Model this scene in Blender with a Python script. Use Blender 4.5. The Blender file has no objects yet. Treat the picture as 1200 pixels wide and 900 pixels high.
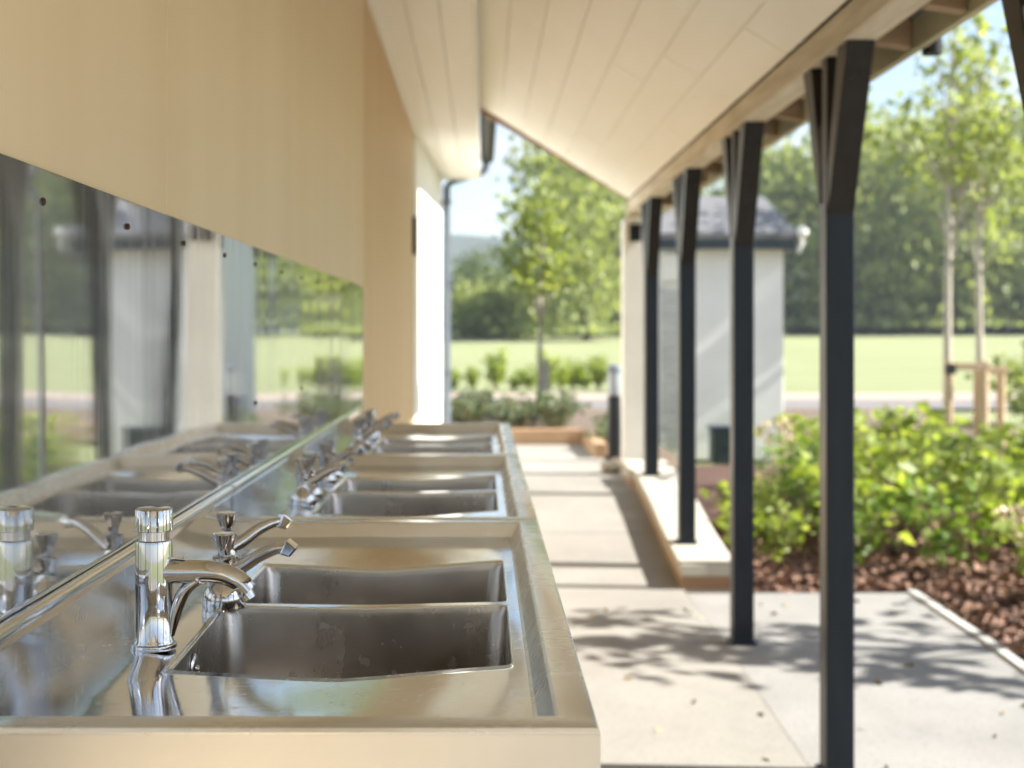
import bpy, bmesh, math, random
from mathutils import Vector, Matrix
import numpy as np
R = math.radians
rng = random.Random(7)
C = bpy.context.scene.collection
scene = bpy.context.scene

# ------------------------------------------------------------------ materials
def newmat(name):
    m = bpy.data.materials.new(name); m.use_nodes = True
    nt = m.node_tree; b = nt.nodes['Principled BSDF']
    return m, nt, b

def lnk(nt, a, b): nt.links.new(a, b)

def coords(nt, scale=(1, 1, 1), rot=(0, 0, 0), kind='Object'):
    tc = nt.nodes.new('ShaderNodeTexCoord'); mp = nt.nodes.new('ShaderNodeMapping')
    mp.inputs['Scale'].default_value = scale; mp.inputs['Rotation'].default_value = rot
    lnk(nt, tc.outputs[kind], mp.inputs['Vector'])
    return mp.outputs['Vector']

def noise(nt, vec, scale, detail=4, rough=.55, dist=0):
    n = nt.nodes.new('ShaderNodeTexNoise')
    n.inputs['Scale'].default_value = scale; n.inputs['Detail'].default_value = detail
    n.inputs['Roughness'].default_value = rough; n.inputs['Distortion'].default_value = dist
    lnk(nt, vec, n.inputs['Vector']); return n.outputs['Fac']

def ramp(nt, fac, stops):
    r = nt.nodes.new('ShaderNodeValToRGB'); e = r.color_ramp.elements
    while len(e) < len(stops): e.new(.5)
    for el, (p, c) in zip(e, stops):
        el.position = p; el.color = (*c, 1) if len(c) == 3 else c
    lnk(nt, fac, r.inputs['Fac']); return r.outputs['Color']

def mapr(nt, fac, a, b, f0=.3, f1=.7):
    n = nt.nodes.new('ShaderNodeMapRange')
    n.inputs['From Min'].default_value = f0; n.inputs['From Max'].default_value = f1
    n.inputs['To Min'].default_value = a; n.inputs['To Max'].default_value = b
    lnk(nt, fac, n.inputs['Value']); return n.outputs['Result']

def mixc(nt, fac, a, b, mode='MIX'):
    n = nt.nodes.new('ShaderNodeMix'); n.data_type = 'RGBA'; n.blend_type = mode
    for s, v in ((n.inputs[0], fac), (n.inputs[6], a), (n.inputs[7], b)):
        if isinstance(v, (int, float)): s.default_value = v
        elif isinstance(v, tuple): s.default_value = (*v, 1)
        else: lnk(nt, v, s)
    return n.outputs[2]

def bump(nt, b, fac, strength, dist=.01):
    n = nt.nodes.new('ShaderNodeBump'); n.inputs['Strength'].default_value = strength
    n.inputs['Distance'].default_value = dist
    lnk(nt, fac, n.inputs['Height']); lnk(nt, n.outputs['Normal'], b.inputs['Normal'])
    return n

def plain(name, c1, c2, scale=6, rough=.6, metallic=0, bmp=.15, stretch=(1, 1, 1), bd=.004, r2=None, spec=.5):
    m, nt, b = newmat(name)
    v = coords(nt, stretch)
    f = noise(nt, v, scale, 6, .6)
    lnk(nt, ramp(nt, f, [(.3, c1), (.7, c2)]), b.inputs['Base Color'])
    b.inputs['Metallic'].default_value = metallic
    b.inputs['Specular IOR Level'].default_value = spec
    if r2 is None: b.inputs['Roughness'].default_value = rough
    else: lnk(nt, mapr(nt, f, rough, r2), b.inputs['Roughness'])
    if bmp:
        g = noise(nt, v, scale * 7, 4, .6); bump(nt, b, g, bmp, bd)
    return m

def steel(name, base, r0, r1, wave, wave_scale, brush=(1, 1, 1), brush_scale=60, wd=.01, smear=0):
    m, nt, b = newmat(name)
    b.inputs['Metallic'].default_value = 1
    v = coords(nt)
    vb = coords(nt, brush)
    n1 = noise(nt, v, 4.5, 5, .6)
    n2 = noise(nt, vb, brush_scale, 3, .6)
    col = ramp(nt, n1, [(.3, tuple(x * .86 for x in base)), (.7, base)])
    lnk(nt, col, b.inputs['Base Color'])
    a = nt.nodes.new('ShaderNodeMath'); a.operation = 'ADD'
    lnk(nt, mapr(nt, n1, r0, r1), a.inputs[0]); lnk(nt, mapr(nt, n2, -.03 - smear, .05 + smear, .1, .9), a.inputs[1])
    lnk(nt, a.outputs[0], b.inputs['Roughness'])
    w = noise(nt, coords(nt, (1, 1, 1)), wave_scale, 1, .4)
    nb = bump(nt, b, w, wave, wd)
    b2 = nt.nodes.new('ShaderNodeBump'); b2.inputs['Strength'].default_value = .06 if 'bowl' not in name else .01; b2.inputs['Distance'].default_value = .0006
    lnk(nt, n2, b2.inputs['Height']); lnk(nt, nb.outputs['Normal'], b2.inputs['Normal'])
    lnk(nt, b2.outputs['Normal'], b.inputs['Normal'])
    return m

M = {}
M['apron'] = steel('brushed_steel', (.60, .585, .555), .38, .45, .0, 5, (1, 1, 30), 6)
M['deck'] = steel('deck_steel', (.70, .725, .755), .06, .15, .14, 5, (3, 40, 3), 6, .004)
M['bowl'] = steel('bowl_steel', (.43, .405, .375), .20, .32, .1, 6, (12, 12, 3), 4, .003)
def spots_on(m, amt, sc_):
    nt = m.node_tree; b = nt.nodes['Principled BSDF']; src = b.inputs['Roughness'].links[0].from_socket
    f3 = noise(nt, coords(nt), sc_, 2, .6); a = nt.nodes.new('ShaderNodeMath'); a.operation = 'ADD'
    lnk(nt, src, a.inputs[0]); lnk(nt, mapr(nt, f3, 0, amt, .60, .70), a.inputs[1]); lnk(nt, a.outputs[0], b.inputs['Roughness'])
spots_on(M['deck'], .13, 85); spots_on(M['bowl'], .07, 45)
M['rim'] = steel('rim_steel', (.76, .775, .79), .20, .30, .05, 5, (3, 40, 3), 6, .003)
M['splash'] = steel('polished_sheet_steel', (.78, .795, .815), .02, .06, .07, 1.6, (12, 12, 1.0), 2, .006, .005)
for n_ in M['splash'].node_tree.nodes:
    if n_.type == 'BSDF_PRINCIPLED': n_.inputs['Metallic'].default_value = .86
    if n_.type == 'BUMP' and n_.inputs['Distance'].default_value < .001: n_.inputs['Strength'].default_value = .004
M['chrome'] = steel('chrome', (.56, .56, .575), .025, .06, .0, 5, (1, 1, 1), 30)
M['leg_steel'] = steel('leg_steel', (.5, .5, .5), .25, .35, .0, 5)
M['wood_wall'], nt, b = newmat('birch_panel')
v = coords(nt, (1, 1, .06)); f1 = noise(nt, v, 5, 4, .45, .2)
v2 = coords(nt, (1, 1.6, .02)); f2 = noise(nt, v2, 1.4, 1, .4)
c = mixc(nt, f2, ramp(nt, f1, [(.25, (.68, .515, .315)), (.75, (.75, .585, .375))]), ramp(nt, f1, [(.25, (.77, .625, .43)), (.75, (.83, .69, .49))]))
lnk(nt, c, b.inputs['Base Color']); b.inputs['Roughness'].default_value = .5
bump(nt, b, f1, .1, .002)
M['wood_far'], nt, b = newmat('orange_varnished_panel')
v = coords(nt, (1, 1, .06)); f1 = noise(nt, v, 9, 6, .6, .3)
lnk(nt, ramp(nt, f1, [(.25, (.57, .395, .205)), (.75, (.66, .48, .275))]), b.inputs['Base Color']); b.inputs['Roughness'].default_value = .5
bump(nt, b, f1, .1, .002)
M['soffit'] = plain('cream_painted_board', (.90, .86, .75), (.93, .90, .81), 3, .55, 0, .12, (3, .5, 3), .002)
M['white'] = plain('white_render', (.76, .75, .70), (.83, .82, .78), 3, .8, 0, .3)
M['white_hut'] = plain('white_hut_render', (.72, .72, .71), (.80, .80, .79), 2, .8, 0, .3)
M['post'] = plain('charcoal_gloss_paint', (.008, .012, .018), (.014, .019, .026), 5, .26, 0, .2, (6, 6, .6), .002, .40, .2)
M['post_top'] = plain('black_stained_timber', (.010, .008, .007), (.019, .015, .012), 5, .30, 0, .25, (6, 6, .6), .002, .42, .28)
M['beam'] = plain('weathered_beam', (.50, .44, .34), (.74, .68, .56), 5, .7, 0, .4, (5, .5, 5), .004)
M['rafter'] = plain('rafter_timber', (.30, .20, .12), (.44, .32, .21), 7, .7, 0, .3, (.8, 4, 4), .003)
M['verge'] = plain('verge_timber', (.30, .18, .10), (.40, .26, .15), 7, .6, 0, .3)
M['gutterboard'] = plain('pale_eaves_board', (.42, .40, .26), (.54, .52, .36), 4, .6, 0, .2)
M['black'] = plain('black_gutter_plastic', (.008, .008, .010), (.014, .014, .017), 5, .45, 0, .05, spec=.25)
M['bluegrey'] = plain('blue_grey_pipe', (.10, .12, .15), (.14, .16, .19), 5, .35, 0, .05)
M['slate'] = plain('roof_slate', (.11, .11, .11), (.17, .165, .165), 4, .6, 0, .5, (1, 4, 1), .01)
M['navy'] = plain('navy_fascia', (.020, .032, .048), (.03, .045, .06), 4, .4, 0, .1)
M['greybrd'] = plain('pale_grey_board', (.42, .42, .41), (.58, .58, .56), 4, .7, 0, .3, (1, 1, 6))
M['cap'] = plain('cream_cap_stone', (.34, .32, .265), (.45, .425, .36), 5, .8, 0, .5)
M['greenbox'] = plain('dark_green_cabinet', (.018, .04, .036), (.03, .06, .05), 4, .45, 0, .1)
M['stake'] = plain('tan_round_timber', (.42, .30, .18), (.56, .43, .28), 6, .8, 0, .4, (5, 5, .7))
M['rubber'] = plain('black_rubber_strap', (.015, .015, .015), (.03, .03, .03), 6, .7, 0, 0)
M['lens'] = plain('frosted_lamp_lens', (.24, .27, .30), (.32, .35, .38), 4, .3, 0, 0)
M['bark_pale'] = plain('pale_trunk', (.34, .30, .24), (.52, .48, .40), 8, .85, 0, .6, (4, 4, .6), .01)
M['bark'] = plain('brown_trunk', (.09, .07, .05), (.17, .14, .10), 8, .9, 0, .8, (3, 3, .5), .02)
M['stem'] = plain('shrub_stem', (.22, .17, .09), (.34, .28, .15), 8, .8, 0, .3)
M['dryflower'] = plain('dry_flower_head', (.42, .33, .20), (.60, .50, .34), 8, .8, 0, .1)
M['screw'] = plain('rusty_screw', (.03, .015, .010), (.07, .03, .018), 20, .6, .3, .1)

# brick under the kerb cap
M['brick'], nt, b = newmat('brown_brick')
br = nt.nodes.new('ShaderNodeTexBrick'); br.inputs['Scale'].default_value = 1
br.inputs['Brick Width'].default_value = .215; br.inputs['Row Height'].default_value = .075; br.inputs['Mortar Size'].default_value = .008
br.inputs['Color1'].default_value = (.26, .15, .085, 1); br.inputs['Color2'].default_value = (.36, .22, .12, 1); br.inputs['Mortar'].default_value = (.42, .38, .30, 1)
lnk(nt, coords(nt, (1, 1, 1), (0, R(90), 0)), br.inputs['Vector'])
lnk(nt, br.outputs['Color'], b.inputs['Base Color']); b.inputs['Roughness'].default_value = .85
bump(nt, b, br.outputs['Fac'], .4, -.004)

def ground_mat(name, a, bb, cc, s1, s2, rough=.85, bm=.5, bd=.006, speck=None):
    m, nt, b = newmat(name)
    v = coords(nt)
    f1 = noise(nt, v, s1, 6, .62); f2 = noise(nt, v, s2, 5, .6)
    col = mixc(nt, mapr(nt, f2, 0, 1, .35, .68), ramp(nt, f1, [(.3, a), (.7, bb)]), cc)
    if speck:
        f4 = noise(nt, v, .9, 3, .5, .8)
        col = mixc(nt, mapr(nt, f4, 0, .35, .5, .66), col, tuple(x * .72 for x in a))
        f3 = noise(nt, v, speck, 3, .7)
        col = mixc(nt, mapr(nt, f3, 0, .5, .56, .62), col, tuple(x * .5 for x in a))
    lnk(nt, col, b.inputs['Base Color']); b.inputs['Roughness'].default_value = rough
    bump(nt, b, noise(nt, v, s2 * 6, 6, .7), bm, bd)
    return m
M['walk'] = ground_mat('cream_concrete', (.20, .187, .163), (.275, .26, .23), (.238, .224, .196), 1.7, 14, .8, .35, .003, 90)
M['slab'] = ground_mat('grey_paving', (.19, .184, .169), (.26, .251, .233), (.222, .215, .198), 2.2, 16, .8, .4, .003, 90)
M['edging'] = ground_mat('pale_edging', (.36, .355, .32), (.47, .46, .41), (.42, .41, .37), 5, 30)
M['grass'] = ground_mat('mown_grass', (.18, .205, .085), (.25, .27, .13), (.215, .235, .105), .12, 2.2, .95, .9, .05)
M['soil'] = ground_mat('bare_soil', (.12, .085, .055), (.19, .14, .10), (.16, .115, .08), .9, 9, .95, .9, .03)
M['mulchbase'] = ground_mat('mulch_bed_soil', (.07, .035, .022), (.15, .075, .05), (.10, .05, .035), 4, 30, .95, 1, .02)
M['gravelpath'] = ground_mat('pinkish_path', (.28, .22, .175), (.35, .285, .23), (.31, .25, .20), 1, 12)
M['road'] = ground_mat('worn_asphalt', (.13, .12, .115), (.19, .178, .17), (.16, .15, .145), 1, 12)
M['hill'] = ground_mat('wooded_hill', (.030, .050, .024), (.055, .085, .035), (.04, .065, .03), .012, .05, 1, 1, 6)

# bark chips: colour by position
M['chips'], nt, b = newmat('bark_chips')
v = coords(nt); f1 = noise(nt, v, 22, 2, .5)
lnk(nt, ramp(nt, f1, [(.3, (.06, .034, .022)), (.5, (.19, .10, .062)), (.72, (.42, .27, .18))]), b.inputs['Base Color'])
b.inputs['Roughness'].default_value = .85

def leaf_mat(name, dark, mid, light, scale, trans=.35, rough=.5):
    m, nt, b = newmat(name)
    v = coords(nt); f = noise(nt, v, scale, 4, .7)
    col = ramp(nt, f, [(.30, dark), (.5, mid), (.70, light)])
    lnk(nt, col, b.inputs['Base Color']); b.inputs['Roughness'].default_value = rough
    b.inputs['Specular IOR Level'].default_value = .35
    t = nt.nodes.new('ShaderNodeBsdfTranslucent')
    lnk(nt, mixc(nt, 1.0, col, (1.25, 1.25, .55), 'MULTIPLY'), t.inputs['Color'])
    mx = nt.nodes.new('ShaderNodeMixShader'); mx.inputs[0].default_value = trans
    lnk(nt, b.outputs[0], mx.inputs[1]); lnk(nt, t.outputs[0], mx.inputs[2])
    lnk(nt, mx.outputs[0], nt.nodes['Material Output'].inputs['Surface'])
    return m
M['leaf_shrub'] = leaf_mat('shrub_leaf', (.08, .125, .025), (.25, .32, .06), (.46, .50, .19), 9, .5)
M['leaf_shrub_deep'] = leaf_mat('deeper_shrub_leaf', (.05, .10, .02), (.13, .22, .035), (.30, .38, .09), 9, .45)
M['leaf_dark'] = leaf_mat('deep_green_leaf', (.05, .085, .028), (.10, .145, .045), (.18, .23, .08), 1.2, .3)
M['leaf_mid'] = leaf_mat('mid_green_leaf', (.11, .155, .05), (.22, .27, .09), (.34, .39, .155), 1.0, .4)
M['leaf_pale'] = leaf_mat('willow_leaf', (.14, .18, .065), (.30, .345, .13), (.44, .47, .22), .9, .45)
M['leaf_young'] = leaf_mat('young_tree_leaf', (.16, .21, .06), (.25, .30, .10), (.40, .40, .19), 5, .5)
M['leaf_grey'] = leaf_mat('grey_green_leaf', (.07, .10, .06), (.13, .17, .10), (.20, .24, .15), 6, .3)
M['leaf_yellow'] = leaf_mat('yellow_green_leaf', (.16, .22, .03), (.26, .33, .05), (.36, .42, .10), 6, .45)

# ------------------------------------------------------------------ helpers
def link(name, me, mat, parent=None):
    o = bpy.data.objects.new(name, me); C.objects.link(o)
    if mat is not None: me.materials.append(mat)
    if parent is not None: o.parent = parent
    return o
def obj(name, bm, mat, parent=None, smooth=False, bevel=0, seg=2):
    me = bpy.data.meshes.new(name)
    bmesh.ops.recalc_face_normals(bm, faces=bm.faces)
    if bevel:
        es = [e for e in bm.edges if len(e.link_faces) == 2 and e.calc_face_angle(0) > .6]
        bmesh.ops.bevel(bm, geom=es, offset=bevel, segments=seg, affect='EDGES', profile=.5, clamp_overlap=True)
    bm.to_mesh(me); bm.free()
    if smooth:
        for p in me.polygons: p.use_smooth = True
        if smooth == 'auto': me.set_sharp_from_angle(angle=R(40))
        elif smooth is not True: me.set_sharp_from_angle(angle=R(smooth))
    return link(name, me, mat, parent)
def pyobj(name, vs, fs, mat, parent=None, smooth=False):
    me = bpy.data.meshes.new(name); me.from_pydata(vs, [], fs); me.update()
    if smooth:
        for p in me.polygons: p.use_smooth = True
    return link(name, me, mat, parent)
def tag(o, label=None, cat=None, group=None, kind=None):
    if label: o['label'] = label
    if cat: o['category'] = cat
    if group: o['group'] = group
    if kind: o['kind'] = kind
    return o
def thing(name, label, cat, loc=(0, 0, 0), rz=0, group=None):
    o = bpy.data.objects.new(name, None); C.objects.link(o)
    o.location = loc; o.rotation_euler = (0, 0, rz); o.empty_display_size = .1
    return tag(o, label, cat, group)
def box(bm, x0, x1, y0, y1, z0, z1):
    vs = [bm.verts.new(p) for p in ((x0, y0, z0), (x1, y0, z0), (x1, y1, z0), (x0, y1, z0), (x0, y0, z1), (x1, y0, z1), (x1, y1, z1), (x0, y1, z1))]
    for f in ((0, 3, 2, 1), (4, 5, 6, 7), (0, 1, 5, 4), (1, 2, 6, 5), (2, 3, 7, 6), (3, 0, 4, 7)): bm.faces.new([vs[i] for i in f])
def bx(*a):
    bm = bmesh.new(); box(bm, *a); return bm
def prism(bm, pts, axis, a, b):
    """pts: 2-D outline; axis 'x' or 'y' is the direction of extrusion from a to b."""
    def P(p, t): return (p[0], t, p[1]) if axis == 'y' else ((t, p[0], p[1]) if axis == 'x' else (p[0], p[1], t))
    A = [bm.verts.new(P(p, a)) for p in pts]; B = [bm.verts.new(P(p, b)) for p in pts]
    n = len(pts); bm.faces.new(A); bm.faces.new(B[::-1])
    for i in range(n): bm.faces.new((A[i], A[(i + 1) % n], B[(i + 1) % n], B[i]))
def tube(bm, pts, rad, seg=12, caps=True, sy=1.0):
    """sweep a circle (or an ellipse with side scale sy) along pts; rad is a number or list"""
    pts = [Vector(p) for p in pts]; n = len(pts)
    if not isinstance(rad, (list, tuple)): rad = [rad] * n
    t0 = (pts[1] - pts[0]).normalized()
    up = Vector((0, 1, 0)) if abs(t0.y) < .9 else Vector((1, 0, 0))
    side = (up - t0 * up.dot(t0)).normalized(); rings = []
    for i, p in enumerate(pts):
        t = (pts[min(i + 1, n - 1)] - pts[max(i - 1, 0)]).normalized()
        side = (side - t * side.dot(t)).normalized(); o2 = t.cross(side)
        rings.append([bm.verts.new(p + (side * math.cos(a) * sy + o2 * math.sin(a)) * rad[i]) for a in [2 * math.pi * k / seg for k in range(seg)]])
    for a, b in zip(rings, rings[1:]):
        for k in range(seg): bm.faces.new((a[k], a[(k + 1) % seg], b[(k + 1) % seg], b[k]))
    if caps: bm.faces.new(rings[0][::-1]); bm.faces.new(rings[-1])
def lathe(bm, prof, cx=0, cy=0, seg=32, mod=None):
    rings = []
    for (r, z) in prof:
        if r < 1e-5: rings.append([bm.verts.new((cx, cy, z))]); continue
        rings.append([bm.verts.new((cx + (r * (mod(a, z) if mod else 1)) * math.cos(a), cy + (r * (mod(a, z) if mod else 1)) * math.sin(a), z)) for a in [2 * math.pi * k / seg for k in range(seg)]])
    for a, b in zip(rings, rings[1:]):
        for k in range(seg):
            k2 = (k + 1) % seg
            if len(a) == 1 and len(b) == 1: continue
            if len(a) == 1: bm.faces.new((a[0], b[k2], b[k]))
            elif len(b) == 1: bm.faces.new((a[k], a[k2], b[0]))
            else: bm.faces.new((a[k], a[k2], b[k2], b[k]))
def curve_pts(ctrl, n=8):
    """Catmull-Rom through ctrl"""
    P = [Vector(p) for p in ctrl]; P = [P[0] * 2 - P[1]] + P + [P[-1] * 2 - P[-2]]; out = []
    for i in range(1, len(P) - 2):
        for k in range(n):
            t = k / n; a, b, c_, d = P[i - 1], P[i], P[i + 1], P[i + 2]
            out.append(.5 * ((2 * b) + (-a + c_) * t + (2 * a - 5 * b + 4 * c_ - d) * t * t + (-a + 3 * b - 3 * c_ + d) * t ** 3))
    return out + [P[-2]]
def children(o): return [c for c in bpy.data.objects if c.parent == o]
def copy_tree(o, parent=None):
    kids = children(o)
    c = o.copy(); C.objects.link(c); c.parent = parent
    for ch in kids: copy_tree(ch, c)
    return c

CAMZ = 1.27
# ================================================================== SETTING
def ramp_z(y):
    pts = [(-50, -.05), (4.1, -.05), (5.57, 0), (6.65, 0), (7.3, .075), (7.9, .17), (8.6, .25), (9.3, .27), (60, .27)]
    for (a, za), (b_, zb) in zip(pts, pts[1:]):
        if y <= b_: return za + (zb - za) * (y - a) / (b_ - a)
    return .27
def terr(x, y):
    r = math.hypot(x, y)
    if r < 30: return -.09
    t = min(1, (r - 30) / 75); return -.09 + 1.075 * t
# ground as one sheet out to the horizon
xs = [0]; s = 2.0
while xs[-1] < 900: xs.append(xs[-1] + s); s *= 1.12
xs = sorted(set([-x for x in xs] + xs)); n = len(xs)
vs = [(x, y, terr(x, y)) for y in xs for x in xs]
fs = [(j * n + i, j * n + i + 1, (j + 1) * n + i + 1, (j + 1) * n + i) for j in range(n - 1) for i in range(n - 1)]
tag(pyobj('lawn', vs, fs, M['grass'], smooth=True), kind='structure')

# walkway under the canopy (follows the ramp), slabs with open joints
ys = [-8]
joints = [-8.4, -6, -3.6, -1.2, 1.2, 3.4, 5.52, 7.68, 9.9]
bm = bmesh.new()
edges = [-14] + joints + [12.0]
for a, b_ in zip(edges, edges[1:]):
    yy = [a + .004] + [t for t in (4.1, 5.57, 6.65, 7.3, 7.9, 8.6, 9.3) if a + .02 < t < b_ - .02] + [b_ - .004]
    top = [(bm.verts.new((-.45, y, ramp_z(y))), bm.verts.new((.988, y, ramp_z(y)))) for y in yy]
    bot = [(bm.verts.new((-.45, y, ramp_z(y) - .03)), bm.verts.new((.988, y, ramp_z(y) - .03))) for y in yy]
    for i in range(len(yy) - 1):
        bm.faces.new((top[i][0], top[i][1], top[i + 1][1], top[i + 1][0]))
        bm.faces.new((top[i][1], bot[i][1], bot[i + 1][1], top[i + 1][1]))
        bm.faces.new((top[i][0], top[i + 1][0], bot[i + 1][0], bot[i][0]))
    bm.faces.new((top[0][0], bot[0][0], bot[0][1], top[0][1])); bm.faces.new((top[-1][0], top[-1][1], bot[-1][1], bot[-1][0]))
tag(obj('walkway', bm, M['walk']), kind='structure')
bm = bmesh.new()
for y in joints:
    box(bm, -.44, .98, y - .02, y + .02, ramp_z(y) - .05, ramp_z(y) - .012)
tag(obj('walkway_joint_filler', bm, M['soil']), kind='structure')
bm = bmesh.new()
yy = [6.66, 7.3, 7.9, 8.6, 9.3, 12.0]
for a, b_ in zip(yy, yy[1:]):
    prism(bm, [(a, -.2), (b_, -.2), (b_, ramp_z(b_) - .031), (a, ramp_z(a) - .031)], 'x', -.45, .97)
tag(obj('ramp_base', bm, M['soil']), kind='structure')
# grey paving beside the walkway
bm = bmesh.new()
for ya, yb, xa_, xb_, za, zb_ in ((-14, 2.0, 7.0, 7.0, -.05, -.05), (2.0, 4.1, 2.02, 2.02, -.05, -.05), (4.1, 5.57, 2.02, 2.035, -.05, 0), (5.57, 6.62, 2.035, 2.06, 0, 0)):
    q = [bm.verts.new(p) for p in ((.99, ya, za), (xa_, ya, za), (xb_, yb, zb_), (.99, yb, zb_), (.99, ya, za - .03), (xa_, ya, za - .03), (xb_, yb, zb_ - .03), (.99, yb, zb_ - .03))]
    for f in ((0, 1, 2, 3), (7, 6, 5, 4), (1, 5, 6, 2), (0, 4, 5, 1), (3, 2, 6, 7)): bm.faces.new([q[i] for i in f])
tag(obj('paving', bm, M['slab']), kind='structure')
bm = bmesh.new()
for ya, yb, xa_, xb_, za, zb_ in ((2.0, 4.1, 2.024, 2.024, -.038, -.038), (4.1, 5.57, 2.024, 2.039, -.038, .012), (5.57, 6.66, 2.039, 2.068, .012, .012)):
    q = [bm.verts.new(p) for p in ((xa_, ya, za), (xa_ + .046, ya, za), (xb_ + .046, yb, zb_), (xb_, yb, zb_), (xa_, ya, -.1), (xa_ + .046, ya, -.1), (xb_ + .046, yb, -.1), (xb_, yb, -.1))]
    for f in ((0, 1, 2, 3), (7, 6, 5, 4), (1, 5, 6, 2), (3, 7, 4, 0), (3, 2, 6, 7)): bm.faces.new([q[i] for i in f])
tag(obj('paving_edging', bm, M['edging'], bevel=.004), kind='structure')
# mulch bed soil, cross path, bare soil strip
def sheet(name, x0, x1, y0, y1, z, mat, amp=0, step=.25):
    nx = max(1, int((x1 - x0) / step)); ny = max(1, int((y1 - y0) / step))
    vs = [(x0 + (x1 - x0) * i / nx, y0 + (y1 - y0) * j / ny, z + amp * rng.uniform(-1, 1)) for j in range(ny + 1) for i in range(nx + 1)]
    fs = [(j * (nx + 1) + i, j * (nx + 1) + i + 1, (j + 1) * (nx + 1) + i + 1, (j + 1) * (nx + 1) + i) for j in range(ny) for i in range(nx)]
    return tag(pyobj(name, vs, fs, mat, smooth=True), kind='structure')
mb_ = sheet('mulch_bed', 1.1, 7.0, 2.0, 13.2, -.030, M['mulchbase'], .008)
for v_ in mb_.data.vertices:
    if v_.co.x < 2.04 and v_.co.y < 6.58: v_.co.z = -.085
sheet('soil_strip', 1.0, 7.2, 16.2, 22.8, -.020, M['soil'], .004, .5)
sheet('park_path', -40, 60, 25.6, 28.6, -.022, M['gravelpath'], 0, 4)
sheet('park_road', -40, 60, 23.0, 25.6, -.030, M['road'], 0, 4)

# wooded hills far off
def hill(name, cx, cy, w, d, h, seed, mat):
    r2 = random.Random(seed); nx, ny = 90, 24; vs = []
    ph = [r2.uniform(0, 6.28) for _ in range(8)]
    for j in range(ny + 1):
        for i in range(nx + 1):
            u, v_ = i / nx * 2 - 1, j / ny * 2 - 1
            e = max(0, 1 - u * u) ** .8 * max(0, 1 - v_ * v_) ** .9
            z = h * e * (.78 + .14 * math.sin(u * 7 + ph[0]) + .08 * math.sin(u * 15 + ph[1]) + .05 * math.sin(v_ * 6 + ph[2])) + r2.uniform(-1, 1) * h * .03 * (e > .02)
            vs.append((cx + u * w, cy + v_ * d, z - .5))
    fs = [(j * (nx + 1) + i, j * (nx + 1) + i + 1, (j + 1) * (nx + 1) + i + 1, (j + 1) * (nx + 1) + i) for j in range(ny) for i in range(nx)]
    tag(pyobj(name, vs, fs, mat, smooth=True), kind='structure')
hill('wooded_hill', -60, 740, 420, 90, 62, 3, M['hill'])
hill('wooded_hill', 420, 800, 430, 80, 52, 5, M['hill'])
hill('wooded_hill', 90, 480, 200, 60, 24, 9, M['hill'])

# ================================================================== BUILDING
WX = -.462
bld = thing('wash_building', 'timber panelled building with cream boarded eaves behind the row of steel sinks', 'building', (0, 0, 0))
bm = bmesh.new()
ypan = [-6.0, -3.56, -.44, 2.0, 3.66, 5.32]
for a, b_ in zip(ypan, ypan[1:]):
    box(bm, -.49, WX, a + .0015, b_ - .0015, 0.0, 2.61)
bm2 = bmesh.new()
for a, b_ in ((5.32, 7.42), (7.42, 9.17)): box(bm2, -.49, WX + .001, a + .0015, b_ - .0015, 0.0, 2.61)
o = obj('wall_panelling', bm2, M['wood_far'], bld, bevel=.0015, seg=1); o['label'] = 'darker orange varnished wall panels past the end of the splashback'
obj('wall_panelling', bm, M['wood_wall'], bld, bevel=.0015, seg=1)
obj('inner_wall', bx(-6.4, -.491, -6.0, 12.08, -.03, 2.9), M['white'], bld)
bm = bmesh.new(); prism(bm, [(-.49, 9.18), (-.452, 9.18), (-.357, 12.10), (-.49, 12.10)], 'z', -.03, 2.611)
obj('white_end_wall', bm, M['white'], bld, bevel=.003)
bm = bmesh.new(); box(bm, WX + .002, -.435, 9.02, 9.17, 1.78, 2.03)
obj('wall_box', bm, M['black'], bld, bevel=.006)
# boarded soffit of the eaves
bm = bmesh.new()
w = .133
for k in range(3):
    x0 = WX + .002 + k * (.422 / 3); y = -6.0 + rng.random()
    seams = [-6.0]
    while seams[-1] < 12.1: seams.append(min(12.12, seams[-1] + rng.uniform(1.8, 3.2)))
    for a, b_ in zip(seams, seams[1:]):
        if b_ - a > .02: box(bm, x0 + .0015, x0 + .422 / 3 - .0015, a + .0015, b_ - .0015, 2.612, 2.628)
obj('eaves_soffit', bm, M['soffit'], bld, bevel=.001, seg=1)
obj('soffit_backing', bx(WX, -.05, -6.0, 12.1, 2.63, 2.70), M['soffit'], bld)
bm = bmesh.new(); box(bm, WX + .001, WX + .022, -6.0, 9.165, 2.585, 2.611)
obj('cover_strip', bm, M['soffit'], bld, bevel=.003)
obj('fascia', bx(-.040, -.022, -6.0, 12.12, 2.60, 2.86), M['soffit'], bld, bevel=.003)
bm = bmesh.new()  # pitched roof
prism(bm, [(-.03, 2.87), (-3.4, 4.7), (-6.9, 2.8), (-6.9, 2.72), (-3.4, 4.6), (-.03, 2.79)], 'y', -6.2, 12.16)
rf = obj('roof', bm, M['slate'], bld)
bm = bmesh.new(); prism(bm, [(-.06, 2.70), (-3.4, 4.58), (-6.4, 2.9), (-6.4, 2.70)], 'y', -5.99, 12.07)
obj('gable_wall', bm, M['white'], bld)
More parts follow.
